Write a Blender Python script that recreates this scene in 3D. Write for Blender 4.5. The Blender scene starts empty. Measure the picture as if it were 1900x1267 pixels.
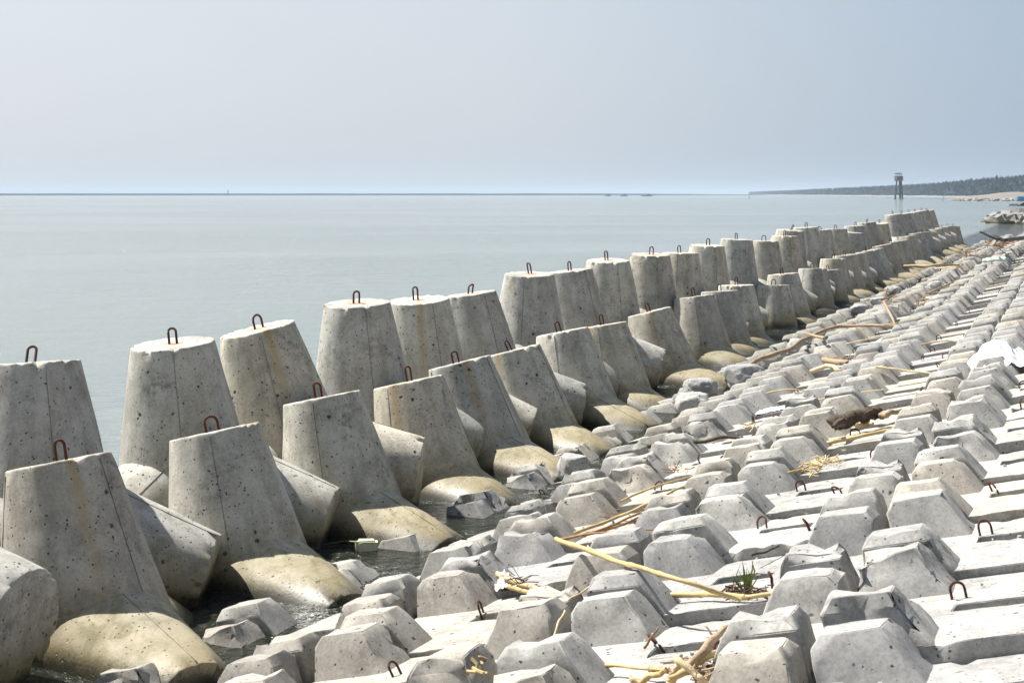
import bpy, bmesh, math, random
from mathutils import Vector, Matrix, noise
R = random.Random(11)
sc = bpy.context.scene
col = sc.collection
rad = math.radians

# ------------------------------------------------------------------ camera
F, CX, HY, CAMZ = 2900.0, 950.0, 360.0, 2.85
cam_d = bpy.data.cameras.new("camera")
cam = bpy.data.objects.new("camera", cam_d); col.objects.link(cam)
cam.location = (0, 0, CAMZ); cam.rotation_euler = (rad(90), 0, 0)
cam_d.sensor_width = 36; cam_d.lens = F / 1900 * 36
cam_d.shift_y = -(633.5 - HY) / 1900
cam_d.clip_start = .1; cam_d.clip_end = 30000
cam_d.dof.use_dof = True; cam_d.dof.focus_distance = 15; cam_d.dof.aperture_fstop = 11
sc.camera = cam

# ------------------------------------------------------------------ world and sun
SUN_EL, SUN_H = rad(54), Vector((-.87, .49, 0)).normalized()
SUN = Vector((SUN_H.x * math.cos(SUN_EL), SUN_H.y * math.cos(SUN_EL), math.sin(SUN_EL)))
w = bpy.data.worlds.new("World"); sc.world = w; w.use_nodes = True
nt = w.node_tree; nt.nodes.clear()
def N(nt, t, **k):
    n = nt.nodes.new(t)
    for a, b in k.items():
        if a.startswith('i_'): n.inputs[int(a[2:])].default_value = b
        else: setattr(n, a, b)
    return n
sky = N(nt, 'ShaderNodeTexSky', sky_type='NISHITA', sun_disc=False, sun_elevation=SUN_EL,
        sun_rotation=math.atan2(SUN_H.x, SUN_H.y), air_density=1.0, dust_density=4.0, ozone_density=1.5)
tc = N(nt, 'ShaderNodeTexCoord')
dot = N(nt, 'ShaderNodeVectorMath', operation='DOT_PRODUCT'); dot.inputs[1].default_value = SUN_H
nt.links.new(tc.outputs['Generated'], dot.inputs[0])
ramp = N(nt, 'ShaderNodeValToRGB')
cr = ramp.color_ramp
cr.elements[0].position = .17; cr.elements[0].color = (.10, .145, .225, 1)
cr.elements[1].position = .868; cr.elements[1].color = (.70, .74, .79, 1)
e_ = cr.elements.new(.598); e_.color = (.405, .50, .62, 1)
e_ = cr.elements.new(.745); e_.color = (.635, .69, .755, 1)
mr = N(nt, 'ShaderNodeMapRange'); mr.inputs[1].default_value = -1
nt.links.new(dot.outputs['Value'], mr.inputs[0])
nt.links.new(mr.outputs[0], ramp.inputs[0])

mul = N(nt, 'ShaderNodeMix', data_type='RGBA', blend_type='MULTIPLY'); mul.inputs[0].default_value = 1
mul.inputs[7].default_value = (7.2, 7.2, 7.2, 1)
nt.links.new(ramp.outputs[0], mul.inputs[6])
mix = N(nt, 'ShaderNodeMix', data_type='RGBA'); mix.inputs[0].default_value = .82
nt.links.new(sky.outputs[0], mix.inputs[6]); nt.links.new(mul.outputs[2], mix.inputs[7])
bg = N(nt, 'ShaderNodeBackground'); bg.inputs[1].default_value = .069
nt.links.new(mix.outputs[2], bg.inputs[0])
wo = N(nt, 'ShaderNodeOutputWorld'); nt.links.new(bg.outputs[0], wo.inputs[0])
sd = bpy.data.lights.new("sun", 'SUN'); sd.energy = 5.0; sd.angle = rad(.55); sd.color = (1, .955, .88)
so = bpy.data.objects.new("sun", sd); col.objects.link(so)
so.rotation_euler = SUN.to_track_quat('Z', 'Y').to_euler()
sc.view_settings.view_transform = 'Standard'; sc.view_settings.look = 'None'
sc.view_settings.exposure = 1.14; sc.view_settings.gamma = 1
sc.cycles.use_denoising = True
sc.cycles.max_bounces = 6; sc.cycles.volume_bounces = 0
sc.cycles.caustics_reflective = False; sc.cycles.caustics_refractive = False

# ------------------------------------------------------------------ frame of the shore
U = Vector((.3405, .9402, 0)); V = Vector((.9402, -.3405, 0)); Zv = Vector((0, 0, 1))
V0, Z0, S = -4.72, .225, .217          # toe line of the revetment, its height, its slope
SL = math.sqrt(1 + S * S)
Vs = Vector((V.x, V.y, S)) / SL
Nn = U.cross(Vs); Nn = Nn if Nn.z > 0 else -Nn
def slope(u, v, h=0):                 # u along the shore, v up the slope (horizontal metres from the toe), h off the surface
    p = U * u + V * (V0 + v); p.z = Z0 + S * v
    return p + Nn * h
def hit(px, py, h=0.0):               # where the ray through a pixel meets the slope
    rx = (px - CX) / F; rz = -(py - HY) / F
    t = (CAMZ - Z0 - h * SL + S * V0) / (S * (rx * V.x + V.y) - rz)
    return Vector((rx * t, t, CAMZ + rz * t))
def flat(px, py, z=0.3):
    t = (CAMZ - z) / ((py - HY) / F)
    return Vector(((px - CX) / F * t, t, z))
def far(px, d, z=0.0): return Vector(((px - CX) / F * d, d, z))

# ------------------------------------------------------------------ materials
def new_mat(name):
    m = bpy.data.materials.new(name); m.use_nodes = True
    nt = m.node_tree; nt.nodes.clear()
    out = N(nt, 'ShaderNodeOutputMaterial'); b = N(nt, 'ShaderNodeBsdfPrincipled')
    nt.links.new(b.outputs[0], out.inputs[0])
    return m, nt, b
class G:                              # small helper to wire nodes
    def __init__(s, nt): s.nt = nt
    def link(s, a, b): s.nt.links.new(a, b)
    def noise(s, vec, scale, detail=4, rough=.6, dist=0):
        n = N(s.nt, 'ShaderNodeTexNoise'); n.inputs['Scale'].default_value = scale
        n.inputs['Detail'].default_value = detail; n.inputs['Roughness'].default_value = rough
        n.inputs['Distortion'].default_value = dist
        s.link(vec, n.inputs['Vector']); return n.outputs['Fac']
    def rng(s, v, a, b, c=0, d=1, clamp=True):
        n = N(s.nt, 'ShaderNodeMapRange'); n.clamp = clamp
        for i, x in enumerate((a, b, c, d)): n.inputs[1 + i].default_value = x
        s.link(v, n.inputs[0]); return n.outputs[0]
    def math(s, op, a, b=None, c=None):
        n = N(s.nt, 'ShaderNodeMath', operation=op)
        for i, x in enumerate((a, b, c)):
            if x is None: continue
            if isinstance(x, (int, float)): n.inputs[i].default_value = x
            else: s.link(x, n.inputs[i])
        return n.outputs[0]
    def mix(s, f, a, b, mode='MIX'):
        n = N(s.nt, 'ShaderNodeMix', data_type='RGBA', blend_type=mode)
        for i, x in ((0, f), (6, a), (7, b)):
            if isinstance(x, (int, float)): n.inputs[i].default_value = x
            elif isinstance(x, tuple): n.inputs[i].default_value = (*x, 1)
            else: s.link(x, n.inputs[i])
        return n.outputs[2]
    def bump(s, h, dist, strength=1, prev=None):
        n = N(s.nt, 'ShaderNodeBump'); n.inputs['Strength'].default_value = strength
        n.inputs['Distance'].default_value = dist; s.link(h, n.inputs['Height'])
        if prev is not None: s.link(prev, n.inputs['Normal'])
        return n.outputs[0]
    def pos(s):
        return N(s.nt, 'ShaderNodeNewGeometry').outputs['Position']
    def pits(s, vec, scale, rmin, rmax, density):
        v = N(s.nt, 'ShaderNodeTexVoronoi'); v.inputs['Scale'].default_value = scale
        s.link(vec, v.inputs['Vector'])
        sep = N(s.nt, 'ShaderNodeSeparateColor'); s.link(v.outputs['Color'], sep.inputs[0])
        keep = s.math('LESS_THAN', sep.outputs[1], density)
        r = s.rng(sep.outputs[0], 0, 1, rmin * scale, rmax * scale)
        d = s.math('DIVIDE', v.outputs['Distance'], r)
        p = s.rng(d, .55, 1.0, 1, 0)
        return s.math('MULTIPLY', p, keep)

def concrete(name, c1, c2, wet=True, pit=.5, stain=.5, tint=.12):
    m, nt, b = new_mat(name); g = G(nt)
    P = g.pos()
    oi = N(nt, 'ShaderNodeObjectInfo')
    # warp the lookup so pits are not round discs
    wn = N(nt, 'ShaderNodeTexNoise'); wn.inputs['Scale'].default_value = 25; wn.inputs['Detail'].default_value = 2
    nt.links.new(P, wn.inputs['Vector'])
    vm = N(nt, 'ShaderNodeVectorMath', operation='MULTIPLY_ADD')
    nt.links.new(wn.outputs['Color'], vm.inputs[0]); vm.inputs[1].default_value = (.03, .03, .03); nt.links.new(P, vm.inputs[2])
    Pw = vm.outputs[0]
    big = g.noise(P, 1.6, 5, .62, .4); mid = g.noise(P, 6.5, 6, .68, .3); fine = g.noise(P, 60, 5, .7)
    c = g.mix(g.rng(big, .3, .7), c1, c2)
    c = g.mix(g.math('MULTIPLY', g.rng(mid, .42, .66), .7), c, tuple(x * .58 for x in c2))
    c = g.mix(g.math('MULTIPLY', g.rng(fine, .5, .38), .28), c, tuple(x * .6 for x in c2))
    c = g.mix(g.math('MULTIPLY', g.rng(fine, .45, .75), .4), c, tuple(min(1, x * 1.25) for x in c1))
    # per piece tint
    rnd = oi.outputs['Random']
    c = g.mix(1.0, c, g.mix(rnd, (1 - tint, 1 - tint, 1 - tint * .8), (1 + tint, 1 + tint * .9, 1 + tint * .6)), 'MULTIPLY')
    warm = g.math('GREATER_THAN', g.math('FRACT', g.math('MULTIPLY', rnd, 7.31)), .75)
    c = g.mix(g.math('MULTIPLY', warm, .4), c, g.mix(1.0, c, (1.12, 1.0, .84), 'MULTIPLY'))
    # grimy blotches on some areas
    bl = g.math('MULTIPLY', g.rng(g.noise(P, 2.3, 7, .75, .6), .52, .68), g.rng(g.noise(P, 19, 4, .7), .4, .62))
    c = g.mix(g.math('MULTIPLY', bl, stain), c, (.085, .085, .08))
    if name == "weathered_concrete":
        oc = N(nt, 'ShaderNodeTexCoord').outputs['Object']
        mpp = N(nt, 'ShaderNodeMapping'); mpp.inputs['Scale'].default_value = (7, 7, .7); nt.links.new(oc, mpp.inputs[0])
        ad = N(nt, 'ShaderNodeVectorMath', operation='ADD'); nt.links.new(mpp.outputs[0], ad.inputs[0])
        cb = N(nt, 'ShaderNodeCombineXYZ'); nt.links.new(g.math('MULTIPLY', rnd, 50), cb.inputs[0]); nt.links.new(cb.outputs[0], ad.inputs[1])
        st = g.noise(ad.outputs[0], 1, 5, .6, .2)
        c = g.mix(g.math('MULTIPLY', g.rng(st, .48, .70), .6), c, (.20, .185, .145))
        c = g.mix(g.math('MULTIPLY', g.rng(st, .46, .28), .35), c, (.50, .485, .44))
        so3 = N(nt, 'ShaderNodeSeparateXYZ'); nt.links.new(oc, so3.inputs[0])
        rad2 = g.math('SQRT', g.math('ADD', g.math('MULTIPLY', so3.outputs[0], so3.outputs[0]), g.math('MULTIPLY', so3.outputs[1], so3.outputs[1])))
        rr_ = g.math('ADD', rad2, g.math('MULTIPLY', mid, .12))
        rust = g.math('MULTIPLY', g.rng(rr_, .19, .08), g.math('GREATER_THAN', so3.outputs[2], 1.0))
        c = g.mix(g.math('MULTIPLY', rust, .7), c, (.34, .15, .06))
        ang = g.math('ARCTAN2', so3.outputs[1], so3.outputs[0])
        da = g.math('ABSOLUTE', g.math('ADD', g.math('ADD', ang, g.rng(rnd, 0, 1, -.2, 1.4)), g.math('MULTIPLY', g.math('SUBTRACT', st, .5), .35)))
        ok = g.math('GREATER_THAN', g.math('FRACT', g.math('MULTIPLY', rnd, 13.7)), .62)
        stk = g.math('MULTIPLY', g.math('MULTIPLY', g.rng(da, .16, .03), ok), g.rng(so3.outputs[2], .15, 1.1))
        c = g.mix(g.math('MULTIPLY', stk, .6), c, (.33, .235, .10))
    pt = g.math('MAXIMUM', g.pits(Pw, 11, .006, .019, pit * .8), g.pits(Pw, 34, .0025, .008, pit))
    c = g.mix(g.math('MULTIPLY', pt, .88), c, (.045, .042, .036))
    rough = .88
    if wet:
        sep = N(nt, 'ShaderNodeSeparateXYZ'); nt.links.new(P, sep.inputs[0])
        z = g.math('ADD', sep.outputs[2], g.math('MULTIPLY', g.math('SUBTRACT', big, .5), .55))
        z2 = g.math('ADD', sep.outputs[2], g.math('MULTIPLY', g.math('SUBTRACT', mid, .5), .16))
        ye = g.rng(z, .46, .72, .85, 0)
        c = g.mix(ye, c, g.mix(g.rng(mid, .35, .65), (.40, .35, .24), (.20, .17, .095)))
        c = g.mix(g.math('MULTIPLY', g.math('MULTIPLY', g.rng(g.noise(P, 4.3, 6, .75, 1.2), .5, .62), .65), g.rng(z, .46, .80, 1, 0)), c, (.13, .12, .055))
        c = g.mix(g.math('MULTIPLY', pt, .8), c, (.045, .04, .03))
        c = g.mix(g.rng(z2, .40, .54, .6, 0), c, (.19, .15, .07))
        c = g.mix(g.rng(g.math('ADD', z2, g.math('MULTIPLY', g.math('SUBTRACT', fine, .5), .12)), .34, .43, .93, 0), c, (.022, .022, .015))
        rr = g.rng(z2, .38, .52, .4, .9); nt.links.new(rr, b.inputs['Roughness'])
        b.inputs['Specular IOR Level'].default_value = .4
    else:
        b.inputs['Roughness'].default_value = rough
        b.inputs['Specular IOR Level'].default_value = .25
    nt.links.new(c, b.inputs['Base Color'])
    h = g.math('SUBTRACT', g.math('ADD', g.math('MULTIPLY', mid, .5), g.math('MULTIPLY', fine, .12)), g.math('MULTIPLY', pt, .9))
    nt.links.new(g.bump(h, .008, .75), b.inputs['Normal'])
    return m
M = {}
M['tetra'] = concrete("weathered_concrete", (.45, .445, .41), (.35, .34, .305), True, .7, .9, .17)
M['seam'] = concrete("seam_concrete", (.23, .22, .19), (.17, .16, .14), True, .2, .4)
M['block'] = concrete("block_concrete", (.375, .37, .355), (.29, .287, .275), False, .5, .75, .12)
M['blockwet'] = concrete("toe_block_concrete", (.35, .345, .325), (.26, .255, .24), False, .5, .6, .12)
M['broken'] = concrete("broken_aggregate", (.40, .40, .39), (.26, .26, .255), False, .9, .6)

def simple(name, c, c2=None, scale=20, rough=.7, bump=.002, stretch=None, spec=.3, metal=0):
    m, nt, b = new_mat(name); g = G(nt)
    t = N(nt, 'ShaderNodeTexCoord').outputs['Object']
    if stretch:
        mp = N(nt, 'ShaderNodeMapping'); mp.inputs['Scale'].default_value = stretch
        nt.links.new(t, mp.inputs[0]); t = mp.outputs[0]
    n = g.noise(t, scale, 5, .7)
    nt.links.new(g.mix(g.rng(n, .3, .7), c, c2 or tuple(x * .6 for x in c)), b.inputs['Base Color'])
    b.inputs['Roughness'].default_value = rough; b.inputs['Specular IOR Level'].default_value = spec
    b.inputs['Metallic'].default_value = metal
    if bump: nt.links.new(g.bump(n, bump, 1), b.inputs['Normal'])
    return m
M['rust'] = simple("rusty_rebar", (.10, .032, .020), (.045, .016, .012), 90, .85, .003)
M['reed'] = simple("dry_reed", (.50, .39, .19), (.33, .24, .11), 14, .6, .002)
M['reed_pale'] = simple("bleached_reed", (.60, .50, .30), (.42, .32, .18), 14, .65, .002)
M['reed_brown'] = simple("brown_reed", (.30, .17, .07), (.17, .09, .04), 20, .7, .002)
M['wood'] = simple("driftwood", (.36, .27, .18), (.20, .145, .09), 30, .8, .004)
M['wood_pale'] = simple("pale_driftwood", (.52, .42, .28), (.36, .27, .17), 30, .8, .003)
M['wood_dark'] = simple("dark_driftwood", (.09, .065, .04), (.035, .026, .018), 25, .8, .008)
M['wood_black'] = simple("wet_dark_wood", (.05, .045, .04), (.025, .022, .02), 25, .7, .004)
M['leaf'] = simple("weed_leaf", (.10, .16, .03), (.20, .24, .05), 30, .5, 0)
M['root'] = simple("weed_root", (.07, .045, .03), (.03, .02, .015), 30, .9, 0)
M['cloth'] = simple("white_woven_plastic", (.78, .78, .80), (.66, .67, .70), 60, .6, .002)
M['print'] = simple("faded_grey_print", (.45, .46, .50), (.55, .56, .60), 60, .6, 0)
M['plastic_blue'] = simple("pale_blue_plastic", (.50, .62, .68), (.6, .7, .74), 20, .35, .002)
M['plastic_clear'] = simple("clear_plastic", (.6, .58, .54), (.45, .43, .38), 40, .2, .004, spec=.6)
M['foam_pack'] = simple("dirty_styrofoam", (.72, .68, .52), (.5, .46, .3), 30, .8, .003)
M['blue'] = simple("bright_blue_sheet", (.03, .25, .42), (.02, .18, .33), 5, .5, 0)
M['green_paint'] = simple("faded_green_paint", (.28, .38, .33), (.38, .44, .40), 12, .6, .001)
M['tower'] = simple("tower_concrete", (.05, .048, .046), (.035, .034, .032), .7, .9, 0)
M['tower_light'] = simple("tower_cabin_concrete", (.11, .10, .09), (.08, .075, .07), .7, .9, 0)
M['black'] = simple("black_float", (.015, .015, .015), (.02, .02, .02), 5, .5, 0)
M['sand'] = simple("bank_sand", (.19, .165, .14), (.14, .125, .11), .05, .95, 0)
M['mud'] = simple("grey_mud", (.20, .19, .165), (.14, .13, .11), 3, .9, .01)
M['beach'] = simple("pale_beach", (.21, .205, .195), (.16, .155, .145), .05, .95, 0)
M['casuarina'] = simple("casuarina_foliage", (.008, .028, .036), (.016, .038, .042), .15, .8, 0)
M['dyke'] = simple("distant_dyke", (.06, .065, .07), (.045, .05, .055), .01, .9, 0)
M['rubble'] = concrete("rubble_concrete", (.32, .31, .30), (.22, .215, .21), True, .3, .6)

# water
m, nt, b = new_mat("sea_water"); g = G(nt); P = g.pos()
mp = N(nt, 'ShaderNodeMapping'); mp.inputs['Rotation'].default_value = (0, 0, rad(12)); mp.inputs['Scale'].default_value = (.45, 1, 1)
nt.links.new(P, mp.inputs[0]); Q = mp.outputs[0]
w1 = g.noise(Q, 1.1, 4, .55); w2 = g.noise(Q, 7, 4, .6, .6); w3 = g.noise(P, 26, 3, .6, .8)
tone = g.noise(Q, .018, 4, .6)
c = g.mix(g.rng(tone, .35, .65), (.155, .183, .175), (.19, .213, .20))
# little foam flecks where the swell washes round the tetrapods
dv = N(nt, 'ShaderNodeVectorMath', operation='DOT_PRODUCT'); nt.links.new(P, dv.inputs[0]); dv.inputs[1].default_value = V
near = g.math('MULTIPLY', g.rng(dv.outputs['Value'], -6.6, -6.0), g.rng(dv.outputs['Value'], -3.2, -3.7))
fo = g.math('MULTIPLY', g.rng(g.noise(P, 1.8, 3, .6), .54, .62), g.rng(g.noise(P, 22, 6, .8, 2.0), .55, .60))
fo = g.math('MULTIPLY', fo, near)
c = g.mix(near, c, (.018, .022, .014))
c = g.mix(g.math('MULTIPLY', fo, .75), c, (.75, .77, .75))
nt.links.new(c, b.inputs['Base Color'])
nt.links.new(g.rng(fo, 0, 1, .09, .7), b.inputs['Roughness'])
b.inputs['IOR'].default_value = 1.333
patch = g.rng(g.noise(Q, .035, 3, .5, 1.0), .38, .62, .35, 1.25)
bn = g.bump(g.math('MULTIPLY', w1, patch), .22, .9); bn = g.bump(g.math('MULTIPLY', w2, patch), .085, 1, bn); bn = g.bump(w3, .012, 1, bn)
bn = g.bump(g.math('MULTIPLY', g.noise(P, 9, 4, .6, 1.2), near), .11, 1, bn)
nt.links.new(bn, b.inputs['Normal'])
M['water'] = m

# ------------------------------------------------------------------ mesh helpers
def mesh(name, verts, faces, mats, idx=None, smooth=None):
    me = bpy.data.meshes.new(name); me.from_pydata([tuple(v) for v in verts], [], faces)
    for mm in (mats if isinstance(mats, (list, tuple)) else [mats]): me.materials.append(mm)
    if idx: me.polygons.foreach_set('material_index', idx)
    if smooth is not None:
        bm = bmesh.new(); bm.from_mesh(me)
        bmesh.ops.recalc_face_normals(bm, faces=bm.faces)
        for f in bm.faces: f.smooth = True
        for e in bm.edges:
            if len(e.link_faces) == 2: e.smooth = e.calc_face_angle(0) < smooth
        bm.to_mesh(me); bm.free()
    return me
def link(name, me, parent=None, mat=None, kind=None, label=None, cat=None, group=None):
    o = bpy.data.objects.new(name, me); col.objects.link(o)
    if parent: o.parent = parent
    if mat is not None: o.matrix_local = mat
    if kind: o['kind'] = kind
    if label: o['label'] = label
    if cat: o['category'] = cat
    if group: o['group'] = group
    return o
def frame(o, x, y, z):
    return Matrix(((x.x, y.x, z.x, o.x), (x.y, y.y, z.y, o.y), (x.z, y.z, z.z, o.z), (0, 0, 0, 1)))
def tube(pts, radii, n=8, jit=0, seed=0, cap=True, wob=None):
    """a tapering round bar through pts"""
    pts = [Vector(p) for p in pts]; vs, fs = [], []
    rr = random.Random(seed); up = Vector((.13, .21, 1)).normalized()
    for i, p in enumerate(pts):
        t = (pts[min(i + 1, len(pts) - 1)] - pts[max(i - 1, 0)]).normalized()
        a = t.cross(up)
        if a.length < .2: a = t.cross(Vector((1, .1, 0)))
        a.normalize(); b2 = t.cross(a); r = radii[i] if isinstance(radii, (list, tuple)) else radii
        for k in range(n):
            an = 2 * math.pi * k / n; q = r * (1 + jit * (rr.random() - .5))
            vs.append(p + a * math.cos(an) * q + b2 * math.sin(an) * q)
    for i in range(len(pts) - 1):
        for k in range(n):
            fs.append((i * n + k, i * n + (k + 1) % n, (i + 1) * n + (k + 1) % n, (i + 1) * n + k))
    if cap: fs.append(tuple(range(n))[::-1]); fs.append(tuple(range((len(pts) - 1) * n, len(pts) * n)))
    return vs, fs
def join(*parts):
    V_, F_ = [], []
    for v, f in parts:
        o = len(V_); V_ += v; F_ += [tuple(i + o for i in q) for q in f]
    return V_, F_
def box(c, sx, sy, sz, rot=None):
    vs = []
    for i in range(8):
        p = Vector(((i & 1) * 2 - 1, (i >> 1 & 1) * 2 - 1, (i >> 2 & 1) * 2 - 1)); p = Vector((p.x * sx / 2, p.y * sy / 2, p.z * sz / 2))
        if rot: p = rot @ p
        vs.append(Vector(c) + p)
    return vs, [(0, 2, 3, 1), (4, 5, 7, 6), (0, 1, 5, 4), (2, 6, 7, 3), (0, 4, 6, 2), (1, 3, 7, 5)]

# ------------------------------------------------------------------ setting
seg = [-9000, -3000, -1000, -300, -100, -30, -8, 0, 6, 12, 20, 40, 80, 160, 400, 1000, 3000, 12000]
WL = .30                              # water level
vs = [(x, y, WL) for y in [-30, 0, 8, 16, 30, 60, 120, 300, 900, 3000, 13000] for x in seg]
nx = len(seg)
fs = [(j * nx + i, j * nx + i + 1, (j + 1) * nx + i + 1, (j + 1) * nx + i) for j in range(10) for i in range(nx - 1)]
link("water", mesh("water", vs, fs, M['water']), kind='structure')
# earth bank under the blocks
pts = []
us = [-8 + i * 1.2 for i in range(73)]
for u in us:
    for v, h in ((-5, -.3), (-1.5, -.26), (0, -.24), (3, -.24), (6, -.24), (9, -.24), (10.5, -.3)): pts.append(slope(u, v, h + .02 * noise.noise(Vector((u, v, 0)))))
fs = [(j * 7 + i, j * 7 + i + 1, (j + 1) * 7 + i + 1, (j + 1) * 7 + i) for j in range(len(us) - 1) for i in range(6)]
link("embankment", mesh("embankment", pts, fs, M['mud']), kind='structure')

# ------------------------------------------------------------------ revetment blocks
PU, PV = 1.25, 1.28                   # size of one block along and up the shore
def block_mesh(seed, detail):
    r = random.Random(seed); vs, fs = [], []
    g2 = .006
    U0, U1, W0, W1 = -PU / 2 + g2, PU / 2 - g2, -PV / 2 + g2, PV / 2 - g2
    # slab with a slot in it
    su, sv, so_ = .045 + r.random() * .025, .14 + r.random() * .03, r.uniform(-.03, .12)
    xs = [U0, so_ - su - .02, so_ + su + .02, U1]; ys = [W0, -sv + .03, sv + .03, W1]
    idx = {}
    def v(x, y, z): vs.append(Vector((x, y, z))); return len(vs) - 1
    top = [[v(x, y, 0) for y in ys] for x in xs]
    for i in range(3):
        for j in range(3):
            if i == 1 and j == 1: continue
            fs.append((top[i][j], top[i + 1][j], top[i + 1][j + 1], top[i][j + 1]))
    bt = [[v(xs[i], ys[j], -.07) for j in (1, 2)] for i in (1, 2)]
    ring = [(1, 1), (2, 1), (2, 2), (1, 2)]; rb = [bt[0][0], bt[1][0], bt[1][1], bt[0][1]]
    for k in range(4):
        a, b3 = ring[k], ring[(k + 1) % 4]
        fs.append((top[a[0]][a[1]], top[b3[0]][b3[1]], rb[(k + 1) % 4], rb[k]))
    fs.append(tuple(rb))
    # outer sides
    per = [(i, 0) for i in range(4)] + [(3, j) for j in range(1, 4)] + [(i, 3) for i in (2, 1, 0)] + [(0, j) for j in (2, 1)]
    low = [v(xs[i], ys[j], -.2) for i, j in per]
    for k in range(len(per)):
        a = per[k]; b3 = per[(k + 1) % len(per)]
        fs.append((top[a[0]][a[1]], low[k], low[(k + 1) % len(per)], top[b3[0]][b3[1]]))
    slab = bmesh.new()
    bv = [slab.verts.new(x) for x in vs]
    for f in fs: slab.faces.new([bv[i] for i in f])
    # studs, one near every corner: (joint-side offset a, free side b)
    for cu in (-1, 1):
        for cv in (-1, 1):
            hgt = .20 + r.uniform(-.008, .008)
            def ring8(a0, a1, b0, b1, z, ch, chj):
                # a: along u measured from the joint, b: along v measured from the joint
                p = [(a0 + chj, b0), (a1 - ch, b0), (a1, b0 + ch), (a1, b1 - ch), (a1 - ch, b1), (a0 + ch, b1), (a0, b1 - ch), (a0, b0 + chj)]
                out = []
                for a, b3 in p:
                    x = cu * (PU / 2 - g2 - a); y = cv * (PV / 2 - g2 - b3)
                    out.append(slab.verts.new((x + r.uniform(-.004, .004), y + r.uniform(-.004, .004), z + (r.uniform(-.005, .005) if z > .01 else 0))))
                return out
            dU, dV = .31 + r.uniform(-.012, .012), .405 + r.uniform(-.015, .015)
            rings = [ring8(.002, dU, .002, dV, -.01, .010, .010), ring8(.006, dU - .052, .006, dV - .095, .150, .010, .014), ring8(.04, dU - .075, .042, dV - .128, hgt, .010, .02)]
            flip = cu * cv > 0
            for q in range(2):
                for k in range(8):
                    f = (rings[q][k], rings[q][(k + 1) % 8], rings[q + 1][(k + 1) % 8], rings[q + 1][k])
                    slab.faces.new(f[::-1] if flip else f)
            slab.faces.new(rings[2][::-1] if flip else rings[2])
    bm = slab
    bmesh.ops.recalc_face_normals(bm, faces=bm.faces)
    if detail:
        es = [e for e in bm.edges if len(e.link_faces) == 2 and e.calc_face_angle(0) > rad(24)]
        bmesh.ops.bevel(bm, geom=es, offset=.0045, segments=2 if detail > 1 else 1, affect='EDGES', clamp_overlap=True)
    if detail > 1:
        for cuts, L in ((2, .16), (1, .09)):
            es = [e for e in bm.edges if e.calc_length() > L]
            bmesh.ops.subdivide_edges(bm, edges=es, cuts=cuts, use_grid_fill=True)
        bmesh.ops.triangulate(bm, faces=bm.faces)
        of = Vector((seed * 7.1, seed * 3.3, 0))
        broken = r.choice(((-1, -1), (1, 1), None, None)); b2 = r.choice(((-1, 1), None, None, None))
        bm.normal_update()
        for q in bm.verts:
            n = noise.noise(q.co * 7 + of) * .003 + noise.noise(q.co * 34 + of) * .002
            # chipped arrises
            for bk in (broken, b2):
                if bk and q.co.z > .03 and q.co.x * bk[0] > 0 and q.co.y * bk[1] > 0:
                    e3 = noise.noise(q.co * 6 + of * 3) + .6 * noise.noise(q.co * 15 + of * 3)
                    n -= max(0, e3 + .12) * .055 * min(1, (q.co.z - .03) / .06); n += noise.noise(q.co * 40 + of) * .004
            sharp = max([e.calc_face_angle(0) for e in q.link_edges if len(e.link_faces) == 2] or [0])
            if sharp > .3:
                k = noise.noise(q.co * 13 + of * 2)
                if k > .22: n -= (k - .22) * .07
            q.co += q.normal * n
    for f in bm.faces: f.smooth = True
    for e in bm.edges:
        if len(e.link_faces) == 2: e.smooth = e.calc_face_angle(0) < rad(32)
    me = bpy.data.meshes.new("revetment_block"); bm.to_mesh(me); bm.free()
    return me
def loop_mesh(w_, h_, rr, bend=0, n=7):
    pts = [(-w_ / 2, 0, -.03)]
    straight = max(h_ - w_ / 2, .01)
    pts.append((-w_ / 2, bend * .3, straight))
    for k in range(1, 8):
        a = math.pi - math.pi * k / 8
        pts.append((w_ / 2 * math.cos(a), bend * (.3 + .7 * math.sin(a)), straight + w_ / 2 * math.sin(a)))
    pts += [(w_ / 2, bend * .3, straight), (w_ / 2, 0, -.03)]
    v_, f_ = tube(pts, rr, n)
    return mesh("lifting_loop", v_, f_, M['rust'], smooth=rad(50))
def prop(px, x, y): return (x - px[0]) ** 2 + (y - px[1]) ** 2
NB = 12
hi = [block_mesh(100 + i, 2) for i in range(NB)]
mi = [block_mesh(200 + i, 1) for i in range(NB)]
for i, me in enumerate(hi + mi): me.materials.append(M['block'])
hi_w = [me.copy() for me in hi]; mi_w = [me.copy() for me in mi]
for me in hi_w + mi_w: me.materials[0] = M['blockwet']
loops = [loop_mesh(.06, .07, .006, b_) for b_ in (0, .02, -.025)] + [loop_mesh(.10, .055, .006, .03), loop_mesh(.08, .035, .006, .04)]
rev = bpy.data.objects.new("revetment", None); col.objects.link(rev); rev['kind'] = 'structure'
cells = []
for c in range(0, 7):
    for k in range(-6, 64):
        u = 6.02 + PU * (k + .5) - (0, .12, .21, .50)[min(3, max(0, 3 - c))]; v = -.05 + PV * (c + .5)
        p = slope(u, v)
        if p.y < .2: vis = False
        else:
            x = CX + F * p.x / p.y; y = HY + F * (CAMZ - p.z) / p.y; mrg = 1.1 * F / p.y
            vis = -mrg < x < 1900 + mrg and y < 1267 + mrg * .8 and p.y > 1.5
        if c == -1 and u < 5: vis = False
        cells.append((not vis, p.y if vis else 1e3 + abs(p.y), c, k, u, v))
cells.sort()
rest_v, rest_f = [], []
lo = mi[:4]
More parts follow.
